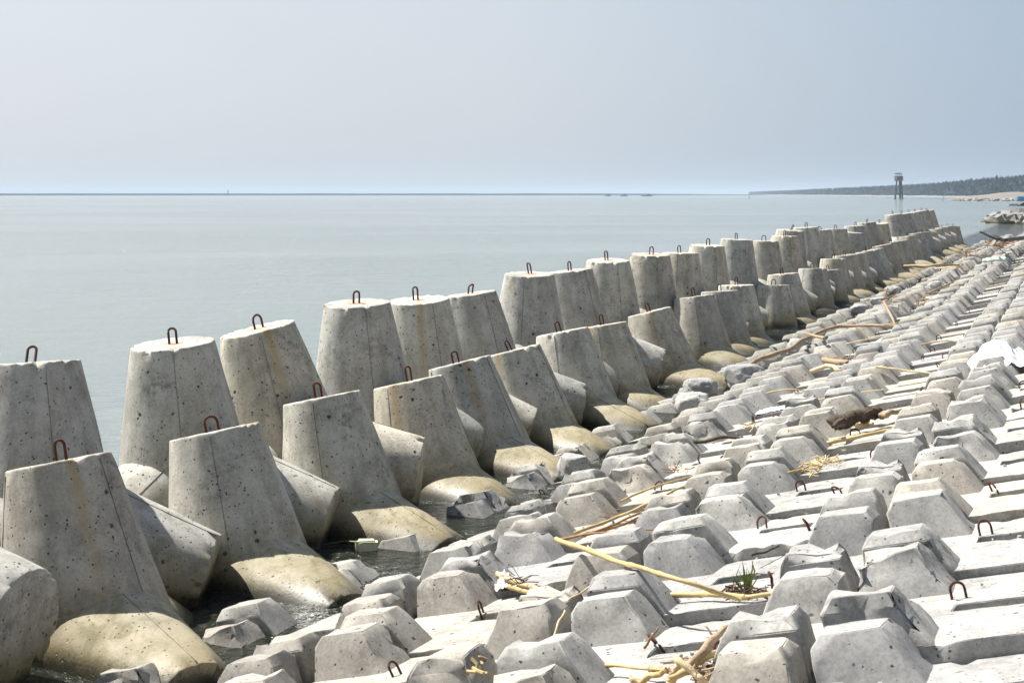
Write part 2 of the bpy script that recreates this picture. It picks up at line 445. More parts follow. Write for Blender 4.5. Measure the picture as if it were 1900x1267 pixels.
for n_, (inv, d, c, k, u, v) in enumerate(cells):
    rr = random.Random(c * 1000 + k + 77)
    p = slope(u, v)
    farj = 1 + min(1.2, max(0, (p.y - 14) / 25))
    toe = c <= 0
    tilt = -.036 + rr.gauss(0, .010 * farj)      # near edge lifted: the steps between blocks
    roll = rr.gauss(0, .008 * farj); yaw = rr.gauss(0, .010 * farj)
    dz = rr.gauss(0, .010 * farj) + (-.035 if toe else 0)
    if toe: roll -= .03
    if c == -1: roll -= .05 + rr.random() * .06; dz -= .06
    base = frame(slope(u + rr.gauss(0, .01), v + rr.gauss(0, .008), dz), U, Vs, U.cross(Vs) if U.cross(Vs).z > 0 else -U.cross(Vs))
    # right-handed frame: x=U, y=-Vs, z=N
    zN = Nn; base = frame(slope(u, v, dz), U, zN.cross(U), zN)
    mt = base @ Matrix.Rotation(-tilt, 4, 'Y') @ Matrix.Rotation(roll, 4, 'X') @ Matrix.Rotation(yaw + (math.pi if rr.random() < .5 else 0) * 0, 4, 'Z')
    if n_ < 296 and not inv:
        pool = (hi_w if toe else hi) if p.y < 16 else (mi_w if toe else mi)
        o = link("revetment_block", rr.choice(pool), rev, mt)
        sp = [(-.24, -.19), (.20, .17)]
        for q, (a, b3) in enumerate(sp):
            if rr.random() < (.95 if q == 0 else .55):
                lm = Matrix.Translation((a + rr.uniform(-.04, .04), b3 + rr.uniform(-.04, .04), 0)) @ Matrix.Rotation(rr.choice((0, math.pi / 2, .4, 1.2)) + rr.uniform(-.3, .3), 4, 'Z') @ Matrix.Rotation(rr.gauss(0, .18), 4, 'X')
                link("lifting_loop", rr.choice(loops), o, lm)
    else:
        me = rr.choice(lo); o_ = len(rest_v)
        rest_v += [mt @ q.co for q in me.vertices]
        rest_f += [tuple(i + o_ for i in pl.vertices) for pl in me.polygons]
me = mesh("far_revetment_blocks", rest_v, rest_f, M['block'])
o = link("far_revetment_blocks", me, rev, kind='stuff')

# ------------------------------------------------------------------ tetrapods
LT, RT, RB, ZB = 1.16, .302, .462, .332
def leg_geom(seed, A, chip=.02, RB=RB):
    """one frustum leg, axis +Z before A is applied; returns verts, faces, material index"""
    nseg = 56; rr = random.Random(seed); off = Vector((seed * 5.3, seed * 2.1, seed))
    zs = [LT - q for q in (1.16, 1.0, .84, .72, .6, .48, .36, .25, .16, .09, .05, .027, .011, .004, 0)]
    vs, fs, ix = [], [], []
    for zi, z in enumerate(zs):
        r = RB + (RT - RB) * (z - ZB) / (LT - ZB)
        if z >= LT - .0045: r -= (.001 if z < LT else .006)
        for k in range(nseg):
            a = 2 * math.pi * k / nseg
            p = Vector((math.cos(a), math.sin(a), 0))
            d = noise.noise(Vector((p.x * 1.6, p.y * 1.6, z * 1.4)) + off) * .012 + noise.noise(Vector((p.x * 5, p.y * 5, z * 5)) + off) * .003
            zz = z
            if z > LT - .096:
                e = noise.noise(Vector((p.x * 4.2, p.y * 4.2, 3)) + off * 2)
                e2 = max(0, e - .12) * 1.0 + max(0, noise.noise(Vector((p.x * 11, p.y * 11, 9)) + off * 3) - .25) * .4
                cut = chip * e2 * 2.2 * ((z - LT + .096) / .096) ** 1.5
                d -= cut * 1.1; zz = z - cut * .8 + noise.noise(Vector((p.x * 3, p.y * 3, 30)) + off) * .004 * (z > LT - .03)
            vs.append(p * (r + d) + Vector((0, 0, zz)))
    for i in range(len(zs) - 1):
        for k in range(nseg):
            fs.append((i * nseg + k, i * nseg + (k + 1) % nseg, (i + 1) * nseg + (k + 1) % nseg, (i + 1) * nseg + k)); ix.append(0)
    last = (len(zs) - 1) * nseg; inner = []
    for q, fr in enumerate((.72, .35)):
        for k in range(nseg):
            a = 2 * math.pi * k / nseg; z = LT + noise.noise(Vector((math.cos(a) * fr * 4, math.sin(a) * fr * 4, q)) + off) * .008
            vs.append(Vector((math.cos(a) * RT * fr, math.sin(a) * RT * fr, z)))
        b0 = last + q * nseg
        for k in range(nseg): fs.append((b0 + k, b0 + (k + 1) % nseg, b0 + nseg + (k + 1) % nseg, b0 + nseg + k)); ix.append(0)
    fs.append(tuple(range(last + 2 * nseg, last + 3 * nseg))); ix.append(0)
    # formwork seams: thin dark fins down the leg
    a0 = rr.choice((.4, .9, 1.3)) 
    for s in range(3):
        a = a0 + s * 2 * math.pi / 3 + rr.uniform(-.15, .15)
        for z0, z1 in zip(zs[1:11], zs[2:12]):
            o = len(vs)
            for z in (z0, z1):
                r = RB + (RT - RB) * (z - ZB) / (LT - ZB)
                d = noise.noise(Vector((math.cos(a) * 1.6, math.sin(a) * 1.6, z * 1.4)) + off) * .012
                wv = .0028 * (1 + .6 * noise.noise(Vector((0, s, z * 9)) + off))
                for da, dr in ((-wv / r, -.01), (-wv / r * .6, .004), (wv / r * .6, .004), (wv / r, -.01)):
                    vs.append(Vector((math.cos(a + da), math.sin(a + da), 0)) * (r + d + dr) + Vector((0, 0, z)))
            for q in range(3): fs.append((o + q, o + q + 1, o + q + 5, o + q + 4)); ix.append(1)
    vs = [A @ v for v in vs]
    return vs, fs, ix
TA = math.acos(-1 / 3)                 # angle between legs
def tetra_mesh(seed):
    V_, F_, I_ = [], [], []
    legs = [Matrix.Identity(3)] + [Matrix.Rotation(k * 2 * math.pi / 3, 3, 'Z') @ Matrix.Rotation(TA, 3, 'Y') for k in range(3)]
    for i, A in enumerate(legs):
        v, f, x = leg_geom(seed * 10 + i, A, .03 if i == 0 else .04, RB if i == 0 else .43)
        if i: v = [A @ Vector(((A.inverted() @ q).x, (A.inverted() @ q).y, (A.inverted() @ q).z * .95)) + Vector((0, 0, .085)) for q in v]
        o = len(V_); V_ += v; F_ += [tuple(q + o for q in t) for t in f]; I_ += x
    me = mesh("tetrapod", V_, F_, [M['tetra'], M['seam']], I_, rad(38))
    return me
TM = [tetra_mesh(s) for s in range(1, 10)]
TL = [loop_mesh(.055, .115, .009, b_, 8) for b_ in (0, .02, -.03)] + [loop_mesh(.085, .11, .009, .0, 8), loop_mesh(.045, .13, .009, .02, 8)]
ORD = "nearest second third fourth fifth sixth seventh eighth ninth tenth eleventh twelfth thirteenth fourteenth fifteenth sixteenth seventeenth eighteenth nineteenth twentieth twenty-first twenty-second twenty-third twenty-fourth twenty-fifth twenty-sixth twenty-seventh twenty-eighth twenty-ninth thirtieth thirty-first thirty-second thirty-third thirty-fourth".split()
# picture x, y of the top centre, lean to the left in degrees, lean away from the camera, loop turn
FR = [(110, 855, 11, 9), (397, 800, 12, 9), (597, 737, 11, 8), (757, 708, 12, 8), (853, 672, 14, 7), (950, 650, 14, 7), (1043, 615, 11, 6), (1118, 603, 9, 6),
      (1205, 578, 14, 6), (1288, 550, 7, 6), (1335, 540, 3, 4), (1366, 529, 2, 2), (1434, 529, 1, 5), (1453, 508, 5, 3), (1508, 498, 1, 4), (1535, 501, 4, 4),
      (1546, 480, 1, 3), (1567, 474, 4, 4), (1583, 471, 6, 4), (1608, 466, 9, 5), (1619, 463, 10, 5), (1636, 455, 11, 4), (1652, 450, 8, 5), (1667, 447, 6, 4),
      (1684, 438, 6, 4), (1698, 433, 8, 4), (1712, 431, 4, 3), (1725, 431, 2, 3), (1737, 425, 3, 3), (1748, 422, 2, 3), (1758, 420, 3, 3), (1768, 420, 3, 3)]
BK = [(60, 672, 4, 5), (320, 637, 5, -4), (477, 610, 13, -3), (663, 562, 3, -4), (777, 556, 4, -5), (870, 545, 8, 0), (983, 508, 0, -4), (1056, 502, 7, 0),
      (1129, 483, 1, -4), (1207, 472, -1, -3), (1263, 469, 0, 0), (1312, 455, -1, -2), (1367, 444, -2, -1), (1418, 447, 0, 0), (1456, 438, 0, 1), (1466, 427, -3, -3),
      (1494, 422, 3, 0), (1522, 427, 3, 2), (1551, 425, 1, 2), (1584, 430, -2, -7), (1586, 419, 3, 0), (1607, 413, 5, 1), (1631, 414, 2, -5), (1657, 398, 8, 0),
      (1674, 397, 8, 1), (1686, 395, 6, 1), (1698, 393, 6, 1), (1710, 391, 7, 1), (1720, 391, 7, 1)]
looks = {('F', 0): "grey-tan tetrapod with ragged torn rim, closest of the shoreward row, bent rebar loop",
         ('F', 1): "tan tetrapod with white scraped patch and seam, second in the shoreward row",
         ('F', 2): "pale grey tetrapod with notched top beside rusty loop, third in the shoreward row",
         ('F', 3): "smooth beige tetrapod above an orange wet leg, fourth in the shoreward row",
         ('F', 5): "pale bluish grey tetrapod leaning seaward, sixth in the shoreward row",
         ('B', 0): "dark stained grey tetrapod cut by the picture edge, closest of the seaward row",
         ('B', 1): "beige tetrapod with bright round flat top, second in the seaward row",
         ('B', 2): "grey tetrapod with strongly tilted pale top, third in the seaward row",
         ('B', 3): "dark grey pitted tetrapod with one pale side, fourth in the seaward row",
         ('B', 6): "tall tetrapod with rust-stained top and ochre streak, seventh in the seaward row",
         ('B', 8): "heavily pitted grey tetrapod with small round top, ninth in the seaward row"}
def place_tetra(row, i, x, y, lean, away):
    rr = random.Random((row == 'B') * 500 + i)
    vv = -5.53 if row == 'F' else -6.25
    if row == 'F': away *= .7
    r = (x - CX) / F; Z = vv / (V.x * r + V.y); T = Vector((r * Z, Z, CAMZ - (y - HY) / F * Z))
    az = math.atan2(V.y, V.x) + rr.gauss(0, .05 if row == 'F' else .09) + (rad(-30) if row == 'F' else rad(20))
    Rm = Matrix.Rotation(-rad(away), 3, 'X') @ Matrix.Rotation(-rad(lean), 3, 'Y') @ Matrix.Rotation(az, 3, 'Z')
    if row == 'B':                       # seaward units rest on the others, their shoreward leg a little raised
        ax = Rm @ Vector((0, 1, 0)); Rm = Matrix.Rotation(rad(.5), 3, ax) @ Rm
    C = T - Rm @ Vector((0, 0, LT))
    k = rr.randrange(len(TM))
    o = link("tetrapod", TM[k], mat=Matrix.Translation(C) @ Rm.to_4x4(), cat="tetrapod",
             label=looks.get((row, i)) or f"{['grey','weathered','pitted'][rr.randrange(3)]} concrete tetrapod, {ORD[i]} from the near end of the {'shoreward' if row=='F' else 'seaward'} row",
             group="tetrapods in the %s row of the breakwater" % ('shoreward' if row == 'F' else 'seaward'))
    lm = Matrix.Translation((rr.uniform(-.03, .03), rr.uniform(-.03, .03), LT)) @ Matrix.Rotation(rr.uniform(-.5, .9) - az, 4, 'Z') @ Matrix.Rotation(rr.gauss(0, .22), 4, 'X')
    link("lifting_loop", rr.choice(TL), o, lm)
    return o
for i, a in enumerate(FR): place_tetra('F', i, *a)
for i, a in enumerate(BK): place_tetra('B', i, *a)
# two that stand just outside the near edge of the picture; their legs reach into it
def extra(u, v, zc, lean, away, k, lab, grp, az=0):
    p = U * u + V * v; p.z = zc
    Rm = Matrix.Rotation(-rad(away), 3, 'X') @ Matrix.Rotation(-rad(lean), 3, 'Y') @ Matrix.Rotation(math.atan2(V.y, V.x) + az, 3, 'Z')
    o = link("tetrapod", TM[k], mat=Matrix.Translation(p) @ Rm.to_4x4(), label=lab, cat="tetrapod", group=grp)
    link("lifting_loop", TL[0], o, Matrix.Translation((0, 0, LT)))
extra(6.6, -6.1, .74, 10, 2, 4, "tetrapod whose stubby leg enters at the lower left edge", "tetrapods in the seaward row of the breakwater")

# ------------------------------------------------------------------ rubble lumps at the toe
def lump(px, py, s, lab, mat='broken', sq=(1, .8, .7), h=.0, seed=0, water=False, rough=1.0, cat="rubble"):
    bm = bmesh.new(); bmesh.ops.create_icosphere(bm, subdivisions=4, radius=1)
    of = Vector((seed * 3.7, seed * 1.9, 5))
    for v in bm.verts:
        p = v.co.copy(); n = noise.noise(p * 1.1 + of) * .35 + abs(noise.noise(p * 2.6 + of)) * .25 + noise.noise(p * 7 + of) * .09 * rough + noise.noise(p * 16 + of) * .05 * rough
        q = p * (1 + n); q = Vector((max(-.95, min(.95, q.x)), max(-.9, min(.9, q.y)), max(-.8, min(.85, q.z))))
        v.co = Vector((q.x * sq[0], q.y * sq[1], q.z * sq[2])) * s
    for f in bm.faces: f.smooth = True
    for e in bm.edges:
        if len(e.link_faces) == 2: e.smooth = e.calc_face_angle(0) < rad(28)
    me = bpy.data.meshes.new("rubble_lump"); bm.to_mesh(me); bm.free(); me.materials.append(M[mat])
    p = flat(px, py) if water else hit(px, py, h)
    link("rubble_lump", me, mat=Matrix.Translation(p) @ Matrix.Rotation(seed * 1.3, 4, 'Z'), label=lab, cat=cat, group="rubble along the toe of the revetment")
lump(1288, 758, .27, "lower rough lump of broken aggregate concrete above the leftmost waterline blocks", seed=1, h=.1)
lump(1300, 722, .22, "rough broken concrete lump perched behind a bigger one at the waterline", seed=2, h=.12)
lump(1383, 700, .27, "jagged grey concrete lump beside the foot of the curved branch", seed=3, h=.12)
lump(1062, 868, .17, "dark wet-faced broken block end between pale studs at the water", seed=4, h=.12, sq=(1, .7, .8))
lump(1345, 665, .20, "small crumbling concrete lump touching a yellow tetrapod leg", seed=5, h=.1)
lump(1480, 645, .22, "pale crumbled concrete lump just above the long curved branch", seed=6, h=.12)
lump(1595, 575, .2, "rubble lump at the toe right of the wet yellow legs", seed=7, h=.12)
lump(1632, 560, .2, "pinkish crushed concrete heap among half-broken blocks", seed=8, h=.12, sq=(1.3, .9, .6))
lump(1655, 540, .2, "broken pale block lying askew by the upright stick", seed=9, h=.14)
lump(1735, 532, .18, "grey lump of broken block in the middle of the far slope", seed=10, h=.15)

# ------------------------------------------------------------------ flotsam on the slope
def way(pts, n=10, wob=.01, seed=0):
    """smooth path through pixel waypoints (px, py, height above the slope)"""
    P_ = [hit(x, y, h) for x, y, h in pts]; out = []; m_ = len(P_) - 1
    for i in range(m_):
        p0, p1, p2, p3 = P_[max(i - 1, 0)], P_[i], P_[i + 1], P_[min(i + 2, m_)]
        for k in range(n):
            t = k / n
            q = .5 * ((2 * p1) + (p2 - p0) * t + (2 * p0 - 5 * p1 + 4 * p2 - p3) * t * t + (3 * p1 - p0 - 3 * p2 + p3) * t ** 3)
            out.append(q + Vector((noise.noise(Vector((i + t, seed, 0)) * 2.2), noise.noise(Vector((i + t, seed, 9)) * 2.2), noise.noise(Vector((i + t, seed, 5)) * 2.2))) * wob)
    out.append(P_[-1]); return out
def centre(v): 
    c = sum((Vector(q) for q in v), Vector()) / len(v); return c
def put(name, vf, mat, label, cat, group=None, parts=()):
    v, f = vf; c = centre(v); v = [Vector(q) - c for q in v]
    o = link(name, mesh(name, v, f, M[mat], smooth=rad(50)), mat=Matrix.Translation(c), label=label, cat=cat, group=group)
    for pn, (pv, pf), pm in parts:
        link(pn, mesh(pn, [Vector(q) - c for q in pv], pf, M[pm], smooth=rad(50)), o)
    return o
def reed(pts, r, mat, label, seed=0, name="dry_reed", cat="reed", group="dry reeds stranded on the blocks", node=.3, n=12, wob=.008, parts=()):
    p = way(pts, n, wob, seed); L = 0; rad_ = []; last = 0
    for i, q in enumerate(p):
        if i: L += (q - p[i - 1]).length
        t = i / (len(p) - 1); rr_ = r * (1.08 - .42 * t)
        if node and L - last > node: rr_ *= 1.28; last = L
        rad_.append(rr_)
    return put(name, tube(p, rad_, 8, .12, seed), mat, label, cat, group, parts)
def branch(pts, r, mat, label, seed=0, twigs=(), cat="branch", group=None, taper=.55):
    p = way(pts, 10, .02, seed)
    rad_ = [r * (1 - taper * i / (len(p) - 1)) * (1 + .18 * noise.noise(Vector((i * .5, seed, 2)))) for i in range(len(p))]
    parts = []
    for tp, tr in twigs:
        q = way(tp, 6, .015, seed + 3); parts.append(("twig", tube(q, [tr * (1 - .7 * i / (len(q) - 1)) for i in range(len(q))], 6, .2, seed), mat))
    return put("driftwood_branch", tube(p, rad_, 9, .25, seed), mat, label, cat, group, parts)
reed([(1032, 1000, .24), (1130, 1036, .24), (1250, 1072, .22), (1375, 1112, .07)], .0135, 'reed', "long thick yellow reed crossing the blocks diagonally", 1, n=14)
reed([(1195, 1106, .06), (1300, 1102, .05), (1385, 1106, .05), (1445, 1098, .05)], .014, 'reed', "yellow reed lying flat under the thick diagonal one", 2)
reed([(1065, 990, .1), (1150, 958, .1), (1230, 920, .16), (1277, 899, .12)], .011, 'reed', "straight upper reed of the thin bundle in the gap between studs", 3)
reed([(1045, 1000, .06), (1120, 980, .08), (1200, 945, .1), (1262, 912, .1)], .009, 'reed_brown', "brown middle reed of the thin bundle", 4)
reed([(1080, 994, .05), (1150, 975, .06), (1205, 948, .08)], .009, 'reed_brown', "short lower reed of the thin brown bundle", 5)
reed([(1035, 1000, .12), (1120, 987, .16), (1228, 982, .16)], .007, 'reed_brown', "very thin brown stalk pointing right over a low stud", 6)
reed([(912, 1060, .1), (960, 1080, .08), (1008, 1096, .05)], .018, 'reed_pale', "short pale cane piece beside the crumpled clear plastic", 7)
reed([(945, 1088, .05), (985, 1100, .04)], .016, 'reed', "stubby orange cane end below the pale cane", 8)
reed([(1522, 824, .05), (1600, 808, .07), (1676, 792, .07)], .017, 'reed', "thick tan bamboo cane on the flat slabs under the dark log", 9, name="bamboo_cane", cat="cane", node=.25)
reed([(900, 1231, .1), (1000, 1232, .06), (1130, 1234, .06), (1240, 1243, .08)], .009, 'reed', "bright yellow reed running along the bottom towards the driftwood pile", 10)
reed([(1020, 1200, .15), (1035, 1160, .22), (1048, 1132, .24)], .006, 'reed_pale', "thin curled straw standing between two studs", 11, n=8)
reed([(1195, 1200, .05), (1222, 1165, .12)], .006, 'reed_brown', "short brown stalk leaning on a stud's right face", 12)
reed([(1625, 681, .2), (1680, 687, .12), (1727, 692, .06)], .012, 'reed_pale', "pale forked stick on top of a stud, right of the bent root", 13, name="pale_stick", cat="stick")
reed([(1396, 1030, .06), (1430, 1020, .04), (1452, 1010, .03)], .006, 'root', "thin dark twig in front of a wide flat loop", 14)
for i_, (pts_, r_, m_, lb_) in enumerate((
    ([(600, 1190, .05), (650, 1170, .07), (705, 1150, .05), (745, 1138, .04)], .006, 'reed_brown', "thin dark vine trailing over a toe slab beside a rusty loop"),
    ([(1420, 884, .06), (1460, 878, .08), (1500, 866, .05)], .010, 'reed', "short yellow cane end touching the chopped straw clump"),
    ([(1640, 560, .3), (1655, 590, .2), (1664, 612, .1)], .02, 'wood', "weathered upright stick among far broken blocks"),
    ([(1000, 1130, .1), (1060, 1110, .16), (1110, 1075, .2)], .005, 'reed_pale', "hair-thin pale straw arching beside the big stud pair"),
    ([(1090, 1012, .06), (1125, 1060, .1), (1118, 1100, .06)], .005, 'reed_pale', "drooping pale leaf strip hanging off the long thick reed"),
    ([(1290, 1262, .04), (1350, 1250, .05), (1420, 1225, .06)], .008, 'reed', "thin yellow stalk sticking out right of the bottom driftwood pile"),
    ([(1150, 930, .12), (1210, 905, .12), (1290, 882, .1)], .008, 'reed', "yellow topmost stalk of the thin bundle, ending by a loop"),
    ([(1500, 745, .1), (1560, 735, .1), (1640, 722, .1)], .008, 'reed_pale', "thin pale stalk above the rotten log"),
    ([(1700, 640, .08), (1760, 632, .1), (1800, 640, .08)], .010, 'wood', "thin grey-brown stick left of the white sack"),
    ([(1400, 735, .1), (1460, 722, .14), (1500, 726, .08)], .009, 'reed', "thin yellow stalk between the white scrap and the bent root"),
    ([(1560, 640, .1), (1620, 628, .12), (1690, 618, .1)], .010, 'wood_pale', "thin pale branchlet just below the tip of the long curved branch"),
    ([(1720, 545, .1), (1780, 520, .12), (1830, 512, .1)], .018, 'wood', "slender stick on the far slope below the green plank"))):
    reed(pts_, r_, m_, lb_, 80 + i_)
# pile of driftwood at the bottom
pile = [((1385, 1152, .12), (1330, 1180, .14), (1275, 1236, .12), .019, 'wood', "long grey stick topping the driftwood pile at the bottom"),
        ((1336, 1208, .1), (1290, 1232, .1), (1240, 1262, .08), .017, 'reed', "yellow cane in the driftwood pile pointing at the bottom edge"),
        ((1205, 1236, .08), (1260, 1244, .08), (1300, 1250, .06), .015, 'wood', "short stub lying crosswise at the left of the driftwood pile"),
        ((1175, 1266, .04), (1210, 1252, .06), (1238, 1246, .08), .014, 'reed', "orange cane tip poking out left of the driftwood pile"),
        ((1262, 1225, .16), (1300, 1256, .1), (1318, 1275, .05), .014, 'wood_pale', "pale stick crossing under the driftwood pile"),
        ((1352, 1226, .1), (1310, 1236, .08), (1270, 1240, .06), .008, 'wood_dark', "dark thin twig right of the driftwood pile"),
        ((1240, 1270, .05), (1256, 1240, .1), (1262, 1215, .14), .016, 'wood_pale', "upright split wood piece within the driftwood pile")]
for i, (a, b3, c3, r_, m_, lb) in enumerate(pile):
    branch([a, b3, c3], r_, m_, lb, 20 + i, group="driftwood pile on the near slabs", cat="driftwood", taper=.3,
           twigs=[([b3, (b3[0] - 22, b3[1] - 18, b3[2] + .04)], r_ * .4)] if i in (0, 4) else ())
def straw(cx, cy, w_, h_, n, mat, label, seed, r_=.0042, hh=.08, ln=.13):
    rr = random.Random(seed); parts = []
    for i in range(n):
        p = hit(cx + rr.uniform(-w_, w_), cy + rr.uniform(-h_, h_), rr.uniform(.01, hh))
        d = Vector((rr.gauss(0, 1), rr.gauss(0, 1), rr.gauss(0, .25))).normalized() * ln * rr.uniform(.5, 1)
        parts.append(tube([p - d / 2, p + Vector((rr.gauss(0, .01), 0, rr.gauss(0, .01))), p + d / 2], [r_ * rr.uniform(.6, 1.3)] * 3, 5, .2, i))
    o = put("straw_clump", join(*parts), mat, label, "straw clump"); o["kind"] = "stuff"; return o
straw(1505, 872, 20, 12, 40, 'reed', "clump of chopped yellow straw beside a stud and rusty loop", 40)
straw(1535, 853, 22, 5, 36, 'reed_pale', "upper clump of broken pale straw on the slab edge", 41)
straw(1562, 930, 16, 22, 14, 'reed_pale', "sparse curled straw wisps across a slab joint", 42, .003)
straw(885, 1235, 10, 14, 26, 'reed', "tuft of dried yellow plant on the stud tip at the bottom", 43, .007, .2, .1)
straw(1655, 555, 14, 22, 30, 'wood', "tangled brown twigs standing among far broken blocks", 44, .01, .35, .35)
straw(1380, 670, 30, 10, 22, 'reed_pale', "loose pale straw caught on the rubble near the branch", 45, .006)
straw(1800, 470, 22, 6, 50, 'wood', "heap of brown twigs at the far end of the slope", 46, .018, .3, .5)
straw(1855, 452, 26, 6, 50, 'reed_brown', "reddish brush pile under the dead branch at far right", 47, .02, .3, .6)
straw(1392, 765, 0, 0, 1, 'leaf', "tiny leaf", 48) if False else None
straw(1290, 1238, 45, 16, 26, 'wood', "thin broken twigs strewn round the bottom driftwood pile", 60, .0035, .10, .16)
straw(1385, 1102, 35, 6, 22, 'reed_brown', "brown rootlets and stalk bits around the green weed", 61, .003, .05, .12)
straw(1180, 955, 60, 16, 18, 'reed_brown', "loose dark stalk bits beside the thin reed bundle", 62, .003, .08, .16)
straw(960, 1082, 34, 14, 18, 'wood_dark', "thin black twigs around the clear wrapper", 63, .003, .14, .16)
straw(1255, 868, 26, 8, 14, 'reed_brown', "brown stalk bits caught between studs above the reed bundle", 64, .004, .08, .16)
straw(1310, 752, 22, 6, 12, 'reed_brown', "rusty coloured stalk bits on a slab near the rubble lumps", 65, .005, .06, .2)
straw(1400, 790, 16, 5, 14, 'reed', "yellow stalk bits beside the dark split stick's right end", 66, .005, .06, .16)
straw(1700, 560, 40, 8, 26, 'wood', "pale twigs scattered over the far broken blocks", 67, .009, .15, .4)
straw(1560, 668, 30, 8, 20, 'wood', "small twigs round the bent root", 68, .005, .1, .2)
# weed plant
rr = random.Random(5); lf, rt = [], []
for i in range(22):
    p = hit(1386 + rr.uniform(-8, 8), 1098 + rr.uniform(-3, 3), .03); d = Vector((rr.gauss(0, .35), rr.gauss(0, .3), 1)).normalized() * rr.uniform(.08, .18)
    a = Vector((.0022, .0015, 0)) * rr.uniform(.8, 2.2); m_ = p + d * .6 + Vector((rr.gauss(0, .012), 0, 0)); e_ = p + d
    lf.append(([p - a, p + a, m_ + a, e_, m_ - a, p + Vector((0, .002, 0))], [(0, 1, 2, 3, 4), (4, 3, 2, 1, 5), (0, 4, 5)]))
for i in range(40):
    p = hit(1385 + rr.gauss(0, 22), 1098 + rr.gauss(0, 5), rr.uniform(.01, .06)); d = Vector((rr.gauss(0, 1), rr.gauss(0, .6), rr.gauss(0, .5))).normalized() * .09
    rt.append(tube([p - d / 2, p + Vector((0, 0, .012)), p + d / 2], [.003] * 3, 4, 0, i))
put("weed_plant", join(*lf), 'leaf', "uprooted green weed with dark roots at the thick reed's lower end", "weed", None, [("roots", join(*rt), 'root')])
# branches and log
branch([(1100, 880, .02), (1205, 828, .14), (1290, 818, .14), (1378, 811, .1)], .022, 'wood_dark', "dark slim driftwood stick lying across waterline studs", 50, taper=.3) if False else None
branch([(1152, 833, .12), (1230, 822, .12), (1300, 817, .12), (1378, 810, .1)], .024, 'wood_dark', "dark split stick lying level across the studs left of centre", 50, taper=.4)
branch([(1350, 706, .1), (1405, 668, .2), (1462, 648, .25), (1500, 626, .28), (1560, 606, .26), (1668, 604, .14)], .036, 'wood', "long curved branch lying from the toe rubble up the slope", 51,
       twigs=[([(1530, 628, .3), (1500, 620, .34), (1492, 618, .34)], .028), ([(1640, 604, .2), (1668, 598, .26)], .014)], taper=.35)
branch([(1508, 690, .16), (1535, 680, .24), (1560, 688, .2), (1582, 702, .06)], .028, 'wood_pale', "pale bent root hooked over a stud", 52, taper=.3, twigs=[([(1535, 680, .24), (1520, 686, .12)], .02)])
branch([(1528, 668, .2), (1550, 671, .2), (1572, 674, .18)], .035, 'wood', "short hollow brown bark piece right of the curved branch", 53, taper=.1)
branch([(1545, 788, .12), (1580, 776, .14), (1612, 768, .14), (1628, 766, .12)], .065, 'wood_dark', "thick rotten dark log wedged between studs", 54, taper=.25, cat="log",
       twigs=[([(1560, 784, .16), (1545, 792, .18)], .04), ([(1600, 770, .18), (1625, 760, .2)], .03)])
branch([(1636, 772, .1), (1650, 766, .14), (1668, 764, .1)], .03, 'wood', "curled brown palm husk beside the rotten log", 55, cat="husk", taper=.5)
branch([(1590, 788, .06), (1620, 786, .07)], .035, 'wood_pale', "torn yellow husk scrap below the rotten log", 56, cat="husk", taper=.6)
branch([(1666, 494, .45), (1720, 493, .45), (1786, 491, .25)], .04, 'wood', "long grey pole reaching from the slope over the tetrapods", 57, taper=.3, cat="pole")
branch([(1735, 499, .25), (1785, 492, .25)], .03, 'wood_pale', "thin tan pole under the longer grey pole", 58, taper=.3, cat="pole")
# dead branch at the far right
branch([(1905, 440, .35), (1875, 445, .55), (1850, 444, .7), (1820, 431, 1.1)], .08, 'wood_black', "bare black dead branch against the water at far right", 59, taper=.7,
       twigs=[([(1853, 444, .75), (1845, 453, .4)], .04), ([(1868, 445, .6), (1860, 455, .3)], .04), ([(1862, 444, .7), (1843, 436, .95)], .03), ([(1900, 440, .4), (1870, 442, .6)], .04), ([(1852, 444, .7), (1842, 444, .75)], .03)])
